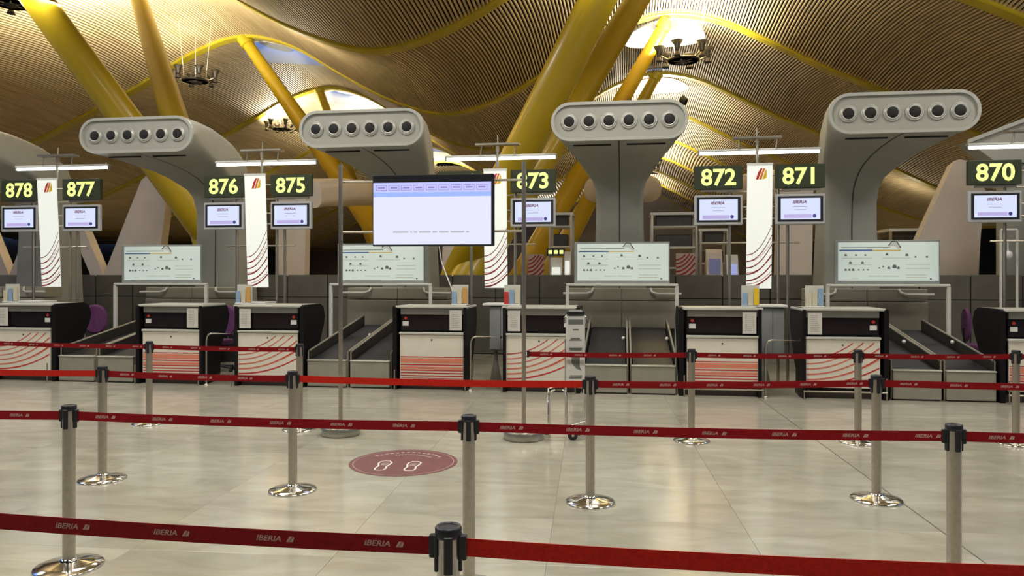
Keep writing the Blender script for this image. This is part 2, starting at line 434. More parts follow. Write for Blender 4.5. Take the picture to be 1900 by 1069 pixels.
for q, (f, c) in enumerate(cand[:298]):
    o = base if q == 0 else base.copy()
    if q: COL.objects.link(o); o.parent = floor
    o.location = c; o.rotation_euler = (0, 0, R(2.5)+(math.pi if random.random() < .5 else 0))
# rest of the floor as one paved part, laid out round the single slabs
used = set((round(c.x, 3), round(c.y, 3)) for f, c in cand[:298]); m = MB()
for i in range(-48, 46):
    for j in range(-32, 100):
        c = J0+gx*((i+.5)*SW)+gy*((j+.5)*SD)
        if (round(c.x, 3), round(c.y, 3)) in used or c.y < -13 or c.y > 95 or abs(c.x) > 59: continue
        a, b = gx*(SW/2-.003), gy*(SD/2-.003)
        m.add([c-a-b, c+a-b, c+a+b, c-a+b], [(0, 1, 2, 3)])
m.build('outer_paving', MARBLE, floor, kind='stuff')
HALLW = mat('hall_plaster', (.30, .26, .20), .7, noise=.1, nscale=.5)
jd = J0-gy*6; tj = MB(); tj.add([jd-gx*.004, jd+gx*.004, jd+gx*.004+gy*8, jd-gx*.004+gy*8], [(0, 1, 2, 3)])
tj.v = [(a, b_, .0006) for a, b_, c_ in tj.v]; tj.build('trim_1', mat('joint_dark', (.07, .065, .05), .5, noise=.1), None, kind='structure')
B(-60, 60, 93.9, 94.3, 0, 16).build('wall_back', HALLW, None, kind='structure')
B(-60, 60, -14.4, -14, 0, 16).build('wall_front', HALLW, None, kind='structure')
B(-60.4, -60, -14, 95, 0, 16).build('wall_left', HALLW, None, kind='structure')
B(60, 60.4, -14, 95, 0, 16).build('wall_right', HALLW, None, kind='structure')
B(-60, 60, -14, 3.7, 12.4, 12.6).build('ceiling_front', ROOFB, None, kind='structure')

# low dark partition behind the desks
part_w = B(-22, 13, 15.56, 15.66, 0, 1.63).build('wall_partition', WALLC, None, kind='structure')
pa = B(-.447, .447, -.02, 0, .02, 1.17, bev=.004).build('lower_panel', WALLP, part_w)
pb = B(-.447, .447, -.02, 0, 1.185, 1.66, bev=.004).build('upper_panel', WALLP, part_w)
for i in range(38):
    for q in (pa, pb):
        o = q if i == 0 else q.copy()
        if i: COL.objects.link(o); o.parent = part_w
        o.location = (-21.5+.92*i, 15.555, 0)

# ================================================================== AIR PYLONS
def rr(w, h, r, n=6):
    pts = []
    for cx, cy, a0 in ((w/2-r, h/2-r, 0), (-w/2+r, h/2-r, 90), (-w/2+r, -h/2+r, 180), (w/2-r, -h/2+r, 270)):
        for k in range(n+1):
            a = R(a0+90*k/n); pts.append((cx+r*math.cos(a), cy+r*math.sin(a)))
    return pts
def loft(m, secs, smooth=True, cap0=True, cap1=True):
    # sec: (y, z, tilt deg, w, h, r) ; tilt 0 = section upright facing -y, 90 = lying flat
    vs = []; n = None
    for (y, z, t, w, h, r) in secs:
        p = rr(w, h, min(r, w/2-.001, h/2-.001)); n = len(p); c, s_ = math.cos(R(t)), math.sin(R(t))
        for a, b in p: vs.append((a, y+b*s_, z+b*c))
    fs = [(i*n+k, i*n+(k+1) % n, (i+1)*n+(k+1) % n, (i+1)*n+k) for i in range(len(secs)-1) for k in range(n)]
    m.add(vs, fs, smooth)
    if cap0: m.add(vs[:n], [tuple(range(n))])
    if cap1: m.add(vs[-n:], [tuple(range(n-1, -1, -1))])
    return m
def pylon(x, label):
    t = thing('air_pylon', label, 'ventilation pylon', (x, 11.7, 0))
    secs = [(.03, 4.03, 0, 2.10, .61, .30), (.09, 4.03, 0, 2.10, .61, .30), (.5, 4.03, 0, 1.89, .62, .20), (1.0, 4.005, 3, 1.70, .64, .12), (1.5, 3.955, 8, 1.50, .66, .10), (1.95, 3.88, 16, 1.32, .70, .09),
            (2.3, 3.77, 28, 1.16, .76, .09), (2.58, 3.65, 45, 1.00, .86, .09), (2.80, 3.38, 64, .90, .84, .09), (2.92, 3.0, 82, .87, .82, .09), (2.95, 2.5, 90, .89, .82, .09),
            (2.95, 1.4, 90, .98, .85, .09), (2.95, 0, 90, 1.12, .9, .09)]
    loft(MB(), secs).build('duct', GREYW, t)
    # raised rim round the recessed nozzle panel
    o = rr(2.10, .61, .30); i_ = rr(2.00, .51, .25); n = len(o); m = MB()
    vs = [(a, .03, 4.03+b) for a, b in o]+[(a*.995, -.01, 4.03+b*.99) for a, b in o]+[(a, -.01, 4.03+b) for a, b in i_]+[(a, .045, 4.03+b) for a, b in i_]
    fs = [(L*n+k, L*n+(k+1) % n, (L+1)*n+(k+1) % n, (L+1)*n+k) for L in range(3) for k in range(n)]
    m.add(vs, fs, False); m.build('rim', GREYR, t)
    MB().add([(a, .04, 4.03+b) for a, b in i_], [tuple(range(n))]).build('face_panel', GREYW, t)
    for k in range(6):
        nx = -.765+.306*k
        q = MB().lathe([(.125, .035), (.13, .015), (.118, .0), (.112, .012), (.106, .0), (.095, -.012), (.07, .01)], 24, (nx, 0, 4.03), 'y').build('nozzle', NOZ, t)
        MB().lathe([(.082, .03), (.082, .0), (.072, -.008), (.0001, -.006)], 20, (nx, 0, 4.03), 'y').build('nozzle_bore', NOZB, q)
    # slots under the head and the centre seam that follows the duct
    for s in (-1, 1):
        m = MB(); m.box(.12*s if s > 0 else -.72, .72 if s > 0 else -.12, .30, .335, 3.702, 3.73); m.build('slot', NOZB, t)
    m = MB(); vs = []
    for (y, z, tt, w, h, r) in secs:
        c, s_ = math.cos(R(tt)), math.sin(R(tt)); b = -h/2-.003
        vs += [(-.012, y+b*s_, z+b*c), (.012, y+b*s_, z+b*c)]
    m.add(vs, [(2*i, 2*i+1, 2*i+3, 2*i+2) for i in range(len(secs)-1)]); m.build('seam', SEAM, t)
    MB().box(-.60, .60, 2.42, 3.48, 0, .10, bev=.02).build('plinth', CSTEEL, t)
TX = lambda k: -.03+4.07*k
for k, l in ((-3, 'grey air pylon at the far left edge, cut by the frame'), (-2, 'grey six-nozzle air pylon in front of the leaning columns on the left'), (-1, 'grey six-nozzle air pylon above the large television'),
             (0, 'grey six-nozzle air pylon standing in the middle, seen straight on'), (1, 'grey six-nozzle air pylon on the right between boards 871 and 870'), (2, 'grey air pylon beyond the right edge of the desk row')):
    pylon(TX(k)+{-1: -.10, 0: -.04}.get(k, 0), l)
# pylons of the opposite desk row, heads turned away
def far_pylon(x, label, head=True, fin=True, brace=True, sh=0):
    t = thing('far_air_pylon', label, 'ventilation pylon', (x, 18.8, 0))
    secs = [(2.95, 4.05, 0, 2.0, .50, .25), (2.8, 4.05, 0, 2.19, .66, .33), (2.2, 4.05, 0, 2.1, .68, .32), (1.4, 4.0, 0, 1.6, .72, .3), (.7, 3.9, 0, 1.1, .75, .25), (-.1, 3.75, 0, .8, .7, .2)]
    if head: loft(MB(), secs).build('duct', PALE, t)
    if not fin:
        MB().prism([(sh-.40, 4.0), (sh+.40, 4.0), (sh+.33, 0), (sh-.48, 0)], -.15, .15).build('leg_fin', PALE, t); return
    m = MB(); m.prism([(-.62, 4.2), (-.48, 4.32), (-.22, 4.26), (.10, 3.55), (-.02, 2.6), (-.14, 0), (-1.85, 0), (-1.75, 1.6)], -.15, .15); m.build('leg_fin', PALE, t)
    if not brace: return
    m = MB(); m.prism([(-1.72, 1.62), (-2.1, 1.62), (-2.75, 3.0), (-2.35, 3.0)], -.15, .15); m.build('brace', PALE, t)
for k, l in ((-4, 'pale pylon leg of the opposite row at the far left edge'), (-3, 'pale triangular pylon leg rising behind the first information panel'), (-2, 'pale rounded pylon head between board 875 and the television'), (-1, 'pale pylon of the opposite row hidden behind the television'),
             (0, 'pale pylon head peeping out behind the middle air pylon'), (1, 'pale pylon leg between the board 871 and the right air pylon'), (2, 'pale slanted pylon leg behind board 870 at the right edge')):
    far_pylon(TX(k)+(1.2 if k == -4 else 0), l, k in (-2, -1, 0, 1), k in (-4, -3, 2), k < 0, -.4 if k == -2 else 0)

# ================================================================== DESKS
ISL = [2.1+4.06*k for k in (-3, -2, -1, 0, 1)]
NUMS = [(878, 877), (876, 875), (874, 873), (872, 871), (870, 869)]
YC = 10.55
WHERE = {878: 'at the very left edge', 877: 'left of the first belts', 876: 'left of the purple chair gap', 875: 'left of the first television post', 874: 'just under the television',
         873: 'behind the bag-size checker', 872: 'right of the middle belts', 871: 'left of the right-hand belts', 870: 'at the right edge', 869: 'out of frame'}
ISLN = {878: 'leftmost island', 876: 'island left of the television', 874: 'island behind the television', 872: 'island right of the middle pylon', 870: 'rightmost island'}
BAYW = {-3: 'at the left edge', -2: 'left of the purple chairs', -1: 'behind the left television post', 0: 'below the middle air pylon', 1: 'below the right air pylon'}
def red_arcs(m, x0, x1, z0, z1, n=6, w0=.010, w1=.022, lo=0.0, hi=.6, slope=.30):
    W_, H_ = x1-x0, z1-z0
    for k in range(n):
        zl = z0+H_*(lo+(hi-lo)*k/(n-1)); pts = []; ws = []
        for i in range(15):
            u = i/14; z = zl+slope*(u**2.1)*(1+.25*k)
            if z > z1-.002: 
                break
            pts.append((x0+W_*u, z)); ws.append(w1+(w0-w1)*(k/(n-1)*.6+u*.4))
        if len(pts) > 2: m.ribbon(pts, ws, 0, -.0008)
def desk(x, num, right, label):
    t = thing('check_in_desk', label, 'desk', (x, YC, 0)); s = 1 if right else -1     # s: outer side
    w = .525
    B(-w+.05, w-.05, .08, .60, .10, 1.17).build('carcass', DBLACK, t)
    B(-w+.03, w-.03, .12, .55, 0, .10).build('plinth', mat('plinth_brown', (.05, .035, .028), .5, noise=.1), t)
    B(-w-.01, w+.01, .0, .66, 1.175, 1.21, bev=.008).build('counter_top', DTOP, t)
    B(-w+.06, w-.06, .03, .085, 1.085, 1.172, bev=.004).build('fascia', DFAS, t)
    B(-w+.06, w-.06, .055, .085, .86, 1.083, bev=.003).build('dark_glass_panel', DGLASS, t)
    pr = [(0, 0), (0, 1.19), (.03, 1.21), (.62, 1.21), (.74, 1.16), (.80, 1.02), (.76, .88), (.50, .45), (.30, .22), (.26, 0)]
    MB().prism(pr, s*(w-.01), s*(w+.05), 'yz').build('side_panel', DBLACK, t)
    MB().prism(pr, -s*(w-.055), -s*(w-.01), 'yz').build('side_panel', DBLACK, t)
    dr = B(-w+.055, w-.055, .02, .05, .15, .79, bev=.003).build('door', DWHITE, t)
    B(-w+.045, w-.045, .0, .06, .795, .83, bev=.006).build('top_trim', DTOP, t)
    MB().lathe([(.012, .03), (.012, .015)], 12, (.0, .0, .72), 'y').build('lock', BLKP, dr)
    m = MB(); x0, x1 = -w+.065, w-.065
    if not right:
        MB().box(x0, x1, .018, .0195, .385, .455).box(x0, x1, .018, .0195, .30, .335).build('stripe', SALMON, dr, kind='stuff')
        for zz, h in ((.468, .012), (.352, .018), (.275, .016), (.235, .016), (.195, .016), (.165, .008)): m.box(x0, x1, .0175, .0195, zz, zz+h)
        m.build('stripe', RED, dr, kind='stuff')
        for zz, h in ((.30, .03), (.255, .026)): pass
    else:
        mm = MB(); red_arcs(mm, x0, x1, .17, .76, 6, .010, .024, 0.02, .62, .24)
        mm.v = [(a, b+.0195, c) for a, b, c in mm.v]; mm.build('curved_stripe', RED, dr, kind='stuff')
        mm = MB(); red_arcs(mm, x0, x1, .185, .74, 4, .008, .012, 0.12, .5, .28)
        mm.v = [(a, b+.019, c) for a, b, c in mm.v]; mm.build('curved_stripe', SALMON, dr, kind='stuff')
    # notice sheet and service stickers
    px0 = s*(-1)*(w-.17)
    sh = B(px0-.09, px0+.09, .012, .016, .86, 1.15).build('notice_sheet', PAPER, t)
    m = MB()
    for q in range(9): m.box(px0-.06, px0+.03+.03*random.random(), .0105, .0115, 1.11-q*.026, 1.117-q*.026)
    m.build('print_lines', mat('faint_print', (.38, .37, .35), .7, noise=.05), sh, kind='stuff')
    qx = s*(w-.13)
    B(qx-.045, qx+.045, .050, .054, .92, .985).build('sticker', WHITEP, t)
    MB().lathe([(.022, .055), (.022, .050)], 16, (qx, 0, 1.03), 'y').build('stop_button', RED, t)
    m = MB(); m.tube([(-w, -.10, .115), (w, -.10, .115)], .011, 8)
    for e in (-w+.01, w-.01): m.tube([(e, -.10, .0), (e, -.10, .30 if e*s > 0 else .115)], .009, 8)
    for e in (-w+.08, w-.08): m.tube([(e, -.10, .115), (e, .12, .115)], .009, 8)
    m.build('foot_rail', CHROME, t)
    # monitor and keyboard of the agent behind the top
    return t
stripe_w = {False: 'straight red stripes', True: 'curved red stripes'}
for ix, nn in zip(ISL, NUMS):
    for right in (False, True):
        num = nn[int(right)]
        if num == 869: continue
        xx = ix+(.785 if right else -.77)
        desk(xx, num, right, f'check-in desk {num} with {stripe_w[right]}, {WHERE[num]}')

# chrome gates in the gap of each island
for ix, (n1, n2) in zip(ISL[1:4], NUMS[1:4]):
    t = thing('swing_gate', f'chrome tube gate between desks {n1} and {n2}, {ISLN[n1]}', 'gate', (ix, YC+.03, 0))
    MB().tube([(-.20, 0, 0), (-.20, 0, .66), (-.19, 0, .72), (-.165, 0, .76), (-.12, 0, .775), (.24, 0, .775)], .014, 10).build('tube', CHROME, t)
    MB().lathe([(.035, 0), (.035, .012), (.018, .02)], 16, (-.20, 0, 0)).build('flange', CHROME, t)
    MB().lathe([(.02, -.012), (.02, .012)], 12, (.24, 0, .775), 'x').build('latch', BLACKP, t)

# service cabinet and bar behind the gap, agents' chairs
for ix, (n1, n2) in zip(ISL, NUMS):
    if n1 == 870: continue
    t = thing('service_cabinet', f'grey service cabinet behind desks {n1} and {n2}, {ISLN[n1]}', 'cabinet', (ix, 11.55, 0))
    B(-.10, .24, 0, .30, .48, 1.17, bev=.01).build('body', mat('cabinet_grey', (.22, .235, .23), .4, noise=.08), t)
    B(-.09, .07, -.012, 0, .50, 1.14, bev=.003).build('door', mat('cabinet_door', (.27, .285, .28), .4, noise=.08), t)
    B(.08, .23, -.012, 0, .50, 1.14, bev=.003).build('door', mat('cabinet_door', (.27, .285, .28), .4, noise=.08), t)
    B(-.2, .28, -.05, .35, 1.18, 1.215, bev=.006).build('ledge', WHITEP, t)
    MB().lathe([(.09, 0), (.085, .06), (.035, .30), (.028, .50)], 20, (-.02, .12, 0)).build('pedestal', CSTEEL, t)
def chair(x, y, rz, label):
    t = thing('swivel_chair', label, 'chair', (x, y, 0), rz)
    for k in range(5):
        a = 2*math.pi*k/5; l = MB().tube([(0, 0, .10), (.28*math.cos(a), .28*math.sin(a), .07)], .02, 8).build('star_leg', BLACKP, t)
        MB().lathe([(.028, -.02), (.028, .02)], 12, (.28*math.cos(a), .28*math.sin(a), .028), 'x').build('caster', BLACKP, l)
    MB().tube([(0, 0, .09), (0, 0, .46)], .03, 10).build('gas_lift', CHROME, t)
    loft(MB(), [(0, .47, 90, .40, .40, .15), (0, .50, 90, .46, .46, .17), (0, .55, 90, .44, .44, .16)]).build('seat', PURP, t)
    m = MB(); loft(m, [(.19, .86, 0, .36, .46, .17), (.215, .86, 0, .42, .54, .20), (.25, .87, 0, .38, .48, .18)]); m.build('backrest', PURP, t)
    MB().tube([(0, .1, .47), (0, .24, .50), (0, .25, .80)], .022, 8).build('back_bracket', BLACKP, t)
chair(*px(165, 600, 12.1)[:2], R(10), 'purple swivel chair behind desk 877, beside its sign poles')
chair(*px(405, 600, 12.1)[:2], R(-15), 'purple swivel chair between desks 876 and 875')
chair(*px(1822, 600, 13.0)[:2], R(80), 'purple swivel chair showing left of desk 870')

# ================================================================== CONVEYORS
def conveyor_proto():
    t = thing('baggage_conveyor', 'x', 'conveyor', (0, 0, 0), 0)
    w = .298
    B(-w, w, 0, .16, .02, .385, bev=.006).build('front_panel', CSTEEL, t)
    B(-w-.005, w+.005, -.01, .12, .385, .405, bev=.004).build('front_lip', mat('lip_steel', (.42, .42, .36), .35, .4, noise=.05), t)
    B(-w+.02, w-.02, .02, 2.5, 0, .02).build('base', CDARK, t)
    m = MB(); n = 10; vs = []
    for i in range(n+1):
        y = .12+2.4*i/n; z = .40+.36*(i/n); vs += [(-w+.02, y, z), (w-.02, y, z), (w-.02, y, z-.06), (-w+.02, y, z-.06)]
    fs = [(i*4+j, i*4+(j+1) % 4, (i+1)*4+(j+1) % 4, (i+1)*4+j) for i in range(n) for j in range(4)]+[(0, 1, 2, 3), (4*n+3, 4*n+2, 4*n+1, 4*n)]
    m.add(vs, fs); m.build('belt', RUBBER, t)
    for s in (-1, 1):
        MB().prism([(.10, .06), (.10, .52), (2.5, .92), (2.5, .06)], s*(w+.0), s*(w+.018), 'yz').build('side_guard', CDARK, t)
        MB().tube([(s*(w+.009), .10, .53), (s*(w+.009), 2.5, .93)], .016, 8).build('hand_rail', CSTEEL, t)
        MB().tube([(s*(w+.009), .06, 0), (s*(w+.009), .06, .53)], .014, 8).build('front_post', CHROME, t)
    MB().lathe([(.0001, -.03), (.02, -.022), (.028, 0), (.02, .022), (.0001, .03)], 12, (w-.05, 1.2, .68)).build('sensor', WHITEP, t)
    return t
cp = conveyor_proto(); first = True
BAYN = {-3: ('left edge', 877), -2: (877, 876), -1: (875, 874), 0: (873, 872), 1: (871, 870)}
for k in (-2, -1, 0, 1):
    for s, nm in ((-1, 'left'), (1, 'right')):
        lab = f'sloping black conveyor, {nm} one of the pair {BAYW[k]}'
        loc = (TX(k)+.11+.33*s, YC+.03, 0)
        if first: cp.location = loc; cp['label'] = lab; first = False
        else: copy_tree(cp, loc, 0, lab)
# beige covers behind the belts
for k in (-3, -2, -1, 0, 1):
    a, b = BAYN[k]
    t = thing('conveyor_cover', f'beige metal conveyor cover behind the belts {BAYW[k]}', 'conveyor cover', (TX(k), 13.35, 0))
    w = .95
    B(-w, 0-.004, 0, .50, .72, 1.20, bev=.008).build('lower_panel', CBEIGE, t); B(.004, w, 0, .50, .72, 1.20, bev=.008).build('lower_panel', CBEIGE, t)
    B(-w, -.004, .03, .50, 1.215, 1.42, bev=.008).build('upper_panel', CBEIGE, t); B(.004, w, .03, .50, 1.215, 1.42, bev=.008).build('upper_panel', CBEIGE, t)
    B(-w+.05, w-.05, .06, .48, 0, .72).build('base', CDARK, t)
    for s in (-1, 1):
        MB().tube([(s*.50, .03, 1.42), (s*.52, -.02, 1.36), (s*.60, -.05, 1.33), (s*1.02, -.05, 1.33)], .022, 8).build('handle', WTUBE, t)
# frames with information panels above the belts
SYM = [(.1, .62), (.2, .62), (.3, .62), (.48, .62), (.58, .48), (.68, .74)]
for k in (-2, -1, 0, 1):
    a, b = BAYN[k]
    t = thing('portal_frame', f'white tube frame over the conveyors {BAYW[k]}', 'frame', (TX(k), 12.4, 0))
    B(-.90, .90, -.03, .03, 1.475, 1.515, bev=.006).build('top_bar', WTUBE, t)
    for s in (-1, 1): B(s*.88-.025, s*.88+.025, -.025, .025, 0, 1.475).build('leg', WTUBE, t)
    for s in (-1, 1): B(s*.88-.05, s*.88+.05, -.05, .05, 0, .012).build('foot', WTUBE, t)
    t = thing('information_panel', f'backlit white baggage rules panel {BAYW[k]}', 'sign', (TX(k), 12.42, 1.515))
    w, h = .77, .66
    B(-w, w, 0, .05, .0, h+.02, bev=.006).build('housing', mat('panel_grey_frame', (.33, .36, .35), .4, .2, noise=.05), t)
    fc = B(-w+.05, w-.02, -.004, 0, .05, h-.01).build('face', PANW, t)
    Y0, Y1 = -.0055, -.004
    B(-w+.07, -.21, Y0, Y1, .515, .535).build('header_bar', BLUEP, fc)
    B(-.21, .20, Y0, Y1, .517, .53).build('header_bar', YELP, fc)
    m = MB()
    for (u, v, r) in ((.06, .45, .018), (.17, .45, .014), (.27, .45, .014), (.50, .46, .02), (.71, .45, .022), (.80, .42, .014), (.92, .42, .016), (.11, .33, .02), (.24, .33, .02), (.52, .25, .02), (.58, .27, .03), (.62, .25, .02), (.06, .22, .018), (.10, .22, .016), (.14, .22, .02), (.20, .22, .012), (.25, .22, .012), (.30, .22, .012), (.42, .25, .012), (.46, .27, .012), (.96, .08, .014)):
        x = -w+.08+u*(2*w-.16); m.prism([(x-r, v-r*.8), (x+r, v-r*.8), (x+r, v+r*.3), (x+r*.4, v+r), (x-r*.4, v+r), (x-r, v+r*.3)], Y0, Y1)
    m.build('symbols', GREYP, fc, kind='stuff')
    m = MB()
    for (u0, u1, v) in ((.02, .34, .40), (.08, .34, .30), (.45, .75, .40), (.70, .95, .30), (.70, .95, .24), (.45, .62, .12), (.30, .44, .12), (.12, .20, .09), (.70, .92, .14), (.70, .92, .10)):
        m.box(-w+.08+u0*(2*w-.16), -w+.08+u1*(2*w-.16), Y0, Y1, v, v+.005)
    m.build('rule_lines', mat('rule_line_olive', (.42, .43, .20), .5, noise=.05), fc, kind='stuff')
    m = MB(); m.box(-w+.10, .05, Y0, Y1, .565, .575); m.build('heading', GREYP, fc)
    m = MB(); m.prism([(.02, .60), (.12, .66), (.20, .56), (.17, .54), (.12, .60)], -.012, -.005); m.build('arrow_tag', WHITEP, t)
    m = MB(); m.ribbon([(.02, .60), (.08, .665), (.14, .655), (.20, .56)], .012, -.014, -.012); m.build('arrow_outline', BLKP, t)

# ================================================================== SIGN MASTS
YB = 11.95
def emblem(par, cx, cz, s, y):
    m = MB(); m.prism([(cx-.5*s, cz-.55*s), (cx-.28*s, cz-.55*s), (cx+.12*s, cz+.5*s), (cx-.05*s, cz+.5*s), (cx-.30*s, cz+.1*s)], y, y-.001); m.build('emblem', RED, par)
    m = MB(); m.prism([(cx-.22*s, cz-.55*s), (cx+.02*s, cz-.55*s), (cx+.36*s, cz+.5*s), (cx+.18*s, cz+.5*s)], y, y-.001); m.build('emblem', ORANGE, par)
    m = MB(); m.prism([(cx+.08*s, cz-.55*s), (cx+.45*s, cz-.45*s), (cx+.5*s, cz-.05*s), (cx+.46*s, cz+.45*s), (cx+.38*s, cz+.3*s)], y, y-.001); m.build('emblem', YELP, par)
PHON = ('word',)
for ii, (ix, (n1, n2)) in enumerate(zip(ISL, NUMS)):
    if n1 == 870: x0 = px(1845+81, 500, YB).x
    else: x0 = ix-.06+(.2 if n1 == 878 else 0)
    t = thing('sign_mast', f'steel sign mast of boards {n1} and {n2}, {ISLN[n1]}' if n1 != 870 else 'tubular steel mast carrying the board 870', 'mast', (x0, YB, 0))
    for s, off in ((-1, .42), (1, .30), (1, .44)):
        MB().tube([(s*off, .06, 0), (s*off, .06, 3.30 if off != .44 else 2.5)], .024, 10).build('pole', CHROME, t)
    MB().tube([(0, .12, 2.9), (0, .12, 3.66)], .022, 10).build('lamp_post', CHROME, t)
    for zz in (3.18, 2.94, 2.70, 2.52, 2.15):
        MB().tube([(-.62, .06, zz), (.62, .06, zz)], .012, 8).build('arm', CHROME, t)
    m = MB(); m.box(-.36, .36, .06, .22, 3.76, 3.79); m.box(-.02, .02, .10, .16, 3.66, 3.80); m.tube([(-.28, .12, 3.60), (-.26, .12, 3.77)], .012, 8); m.tube([(.28, .12, 3.60), (.30, .12, 3.77)], .012, 8)
    m.tube([(0, .14, 3.79), (0, .14, 3.92)], .012, 8); m.build('lamp_bracket', CHROME, t)
    t = thing('strip_light', f'white strip light over boards {n1} and {n2}, {ISLN[n1]}' if n1 != 870 else 'white fluorescent strip light over board 870, cut by the frame', 'lamp', (x0+.04, YB+.20, 3.555))
    B(-.92, .92, -.05, .05, .025, .06, bev=.008).build('housing', WHITEP, t)
    MB().tube([(-.90, 0, 0), (.90, 0, 0)], .022, 10).build('tube', TUBE, t)
    for s in (-1, 1): B(s*.91-.012, s*.91+.012, -.03, .03, -.025, .03).build('end_cap', GREYW, t)
    # number boards and screens
    for right in (False, True):
        num = (n1, n2)[int(right)]
        if num == 869: continue
        s = 1 if right else -1; cx = x0+s*.60
        b = thing('number_board', f'dark board with glowing number {num}, {WHERE[num]}', 'sign', (cx, YB-.06, 2.97))
        B(-.36, .36, 0, .09, 0, .36, bev=.008).build('housing', BOARD, b)
        m = MB(); text_mb(m, str(num), .345, 0, -.004, .168, bold=.009, sx=1.02); m.build('digits', DIGIT, b)
        B(-.26, .30, .03, .07, -.035, -.005).build('lower_rail', CHROME, b)
        c = thing('counter_screen', f'lit white screen below number {num}, {WHERE[num]}', 'screen', (cx, YB-.06, 2.42))
        B(-.36, .36, 0, .07, 0, .46, bev=.01).build('frame', SCRF, c)
        B(-.325, .325, -.006, 0, .045, .425).build('bezel', BLACKP, c)
        d = B(-.285, .285, -.008, -.006, .075, .395).build('display', SCRW, c)
        m = MB(); text_mb(m, 'IBERIA', .062, -.01, -.0085, .335, bold=.002, shear=.2, sx=1.15); m.build('wordmark', SCRT, d)
        m = MB()
        for q, (a, bb) in enumerate(((-.11, .10), (-.09, .08))): m.box(a, bb, -.009, -.008, .262-q*.045, .27-q*.045)
        m.build('text_line', SCRG, d, kind='stuff')
        B(-.24, .16, -.009, -.008, .095, .15).build('lower_band', SCRL, d)
        MB().lathe([(.028, -.008), (.028, -.010)], 12, (.20, 0, .125), 'y').build('round_logo', SCRB, d)
    if n1 != 870:
        h = thing('hanging_banner', f'tall white banner between boards {n1} and {n2}, {ISLN[n1]}', 'banner', (x0, YB-.02, 1.45)); h.rotation_euler = (R(3.5), 0, 0)
        p = B(-.185, .185, 0, .012, 0, 1.88).build('panel', BANW, h)
        emblem(p, .02, 1.74, .16, -.0005)
        m = MB()
        red_arcs(m, -.183, .183, .02, 1.0, 6, .008, .026, .0, .50, .20); m.v = [(a, bq-.0005, c) for a, bq, c in m.v]; m.build('curved_stripe', DRED, p, kind='stuff')
        m = MB(); red_arcs(m, -.183, .183, .05, .9, 3, .005, .010, .02, .42, .20); m.v = [(a, bq-.0004, c) for a, bq, c in m.v]; m.build('curved_stripe', RED, p, kind='stuff')
        B(-.19, .19, -.01, .03, 1.87, 1.90).build('top_clamp', WHITEP, h)
        for zz in (1.73, 1.26): B(-.012, .012, .008, .235 if zz > 1.5 else .19, zz, zz+.02).build('hook', CHROME, h)

# leaflet stands on the counters
def leaflet(pxx, num, cols, label):
    p = px(pxx, 570, YC+.3)
    t = thing('leaflet_stand', label, 'leaflet stand', (p.x, YC+.30, 1.21))
    B(-.12, .12, -.05, .05, 0, .02, bev=.004).build('base', WHITEP, t)
    B(-.12, .12, .03, .045, .02, .30).build('back_plate', WTUBE, t)
    for i, c in enumerate(cols):
        x = -.115+i*.235/len(cols); w = .225/len(cols)
        B(x, x+w-.008, -.02+.01*i, -.012+.01*i, .02+.005*i, .20+.03*((i*7) % 3)).build('leaflet', c, t)
CRM = mat('leaflet_cream', (.60, .56, .42), .6, noise=.1); LBL = mat('leaflet_blue', (.25, .38, .55), .6, noise=.1); LOR = mat('leaflet_orange', (.60, .32, .08), .6, noise=.1)
leaflet(20, 877, (CRM, LBL, CRM), 'leaflet stand with cream and blue leaflets on desk 877')
leaflet(452, 875, (LBL, CRM, LOR), 'leaflet stand with cream and orange leaflets on desk 875')
leaflet(853, 874, (LBL, CRM, LOR), 'leaflet stand with blue and orange leaflets on desk 874')
leaflet(950, 873, (RED, LBL, CRM), 'leaflet stand with a red leaflet on desk 873')
leaflet(1393, 872, (LBL, CRM, YELP), 'leaflet stand with a yellow leaflet on desk 872')
leaflet(1512, 871, (CRM, CRM, LBL), 'leaflet stand with pale leaflets on desk 871')

# ================================================================== TELEVISION ON POSTS
TA = fw(632, 7.83); TB = fw(972, 7.62)
t = thing('television_stand', 'two slim steel posts on round bases that hold the large television', 'stand', (0, 0, 0))
for P in (TA, TB):
    MB().tube([P+Vector((0, 0, .06)), P+Vector((0, 0, 2.80))], .022, 12).build('post', CHROME, t)
    bs = MB().lathe([(.195, 0), (.205, .01), (.205, .085), (.19, .10), (.04, .105), (.04, .14), (.025, .15)], 36, P).build('base', mat('stand_base_steel', (.40, .39, .33), .3, .7, noise=.15), t)
for zz in (2.62, 2.10):
    MB().tube([TA+Vector((0, .03, zz)), TB+Vector((0, .03, zz))], .012, 8).build('cross_rail', CHROME, t)
P = fw(803, 7.62); d = (TB-TA); ang = math.atan2(d.y, d.x)
t = thing('television', 'large lit television showing a pale blue and white page between two posts', 'television', (P.x, P.y, 1.945), ang)
B(-.625, .625, 0, .05, 0, .725, bev=.008).build('casing', BLACKP, t)
sc = B(-.615, .595, -.004, 0, .018, .645).build('screen', emis('tv_white', (.80, .80, 1.0), 1.02), t)
B(-.615, .595, -.006, -.004, .50, .545).build('blue_band', emis('tv_blue', (.36, .50, 1.0), 1.0), sc)
B(-.615, .595, -.006, -.004, .545, .645).build('header', emis('tv_lilac', (.52, .54, 1.0), 1.1), sc)
m = MB()
for q in range(9):
    x = -.585+q*.129
    for a in ((x, x+.11, .565, .570), (x, x+.11, .615, .620), (x, x+.004, .565, .620), (x+.106, x+.11, .565, .620)): m.box(a[0], a[1], -.008, -.006, a[2], a[3])
    m.box(x+.02, x+.09, -.008, -.006, .585, .600)
m.build('header_box', emis('tv_mauve', (.33, .26, .62), .9), sc, kind='stuff')
m = MB(); x = -.41
for wd in (.16, .02, .035, .12, .05, .10, .14, .03): m.box(x, x+wd, -.006, -.004, .135, .152); x += wd+.018
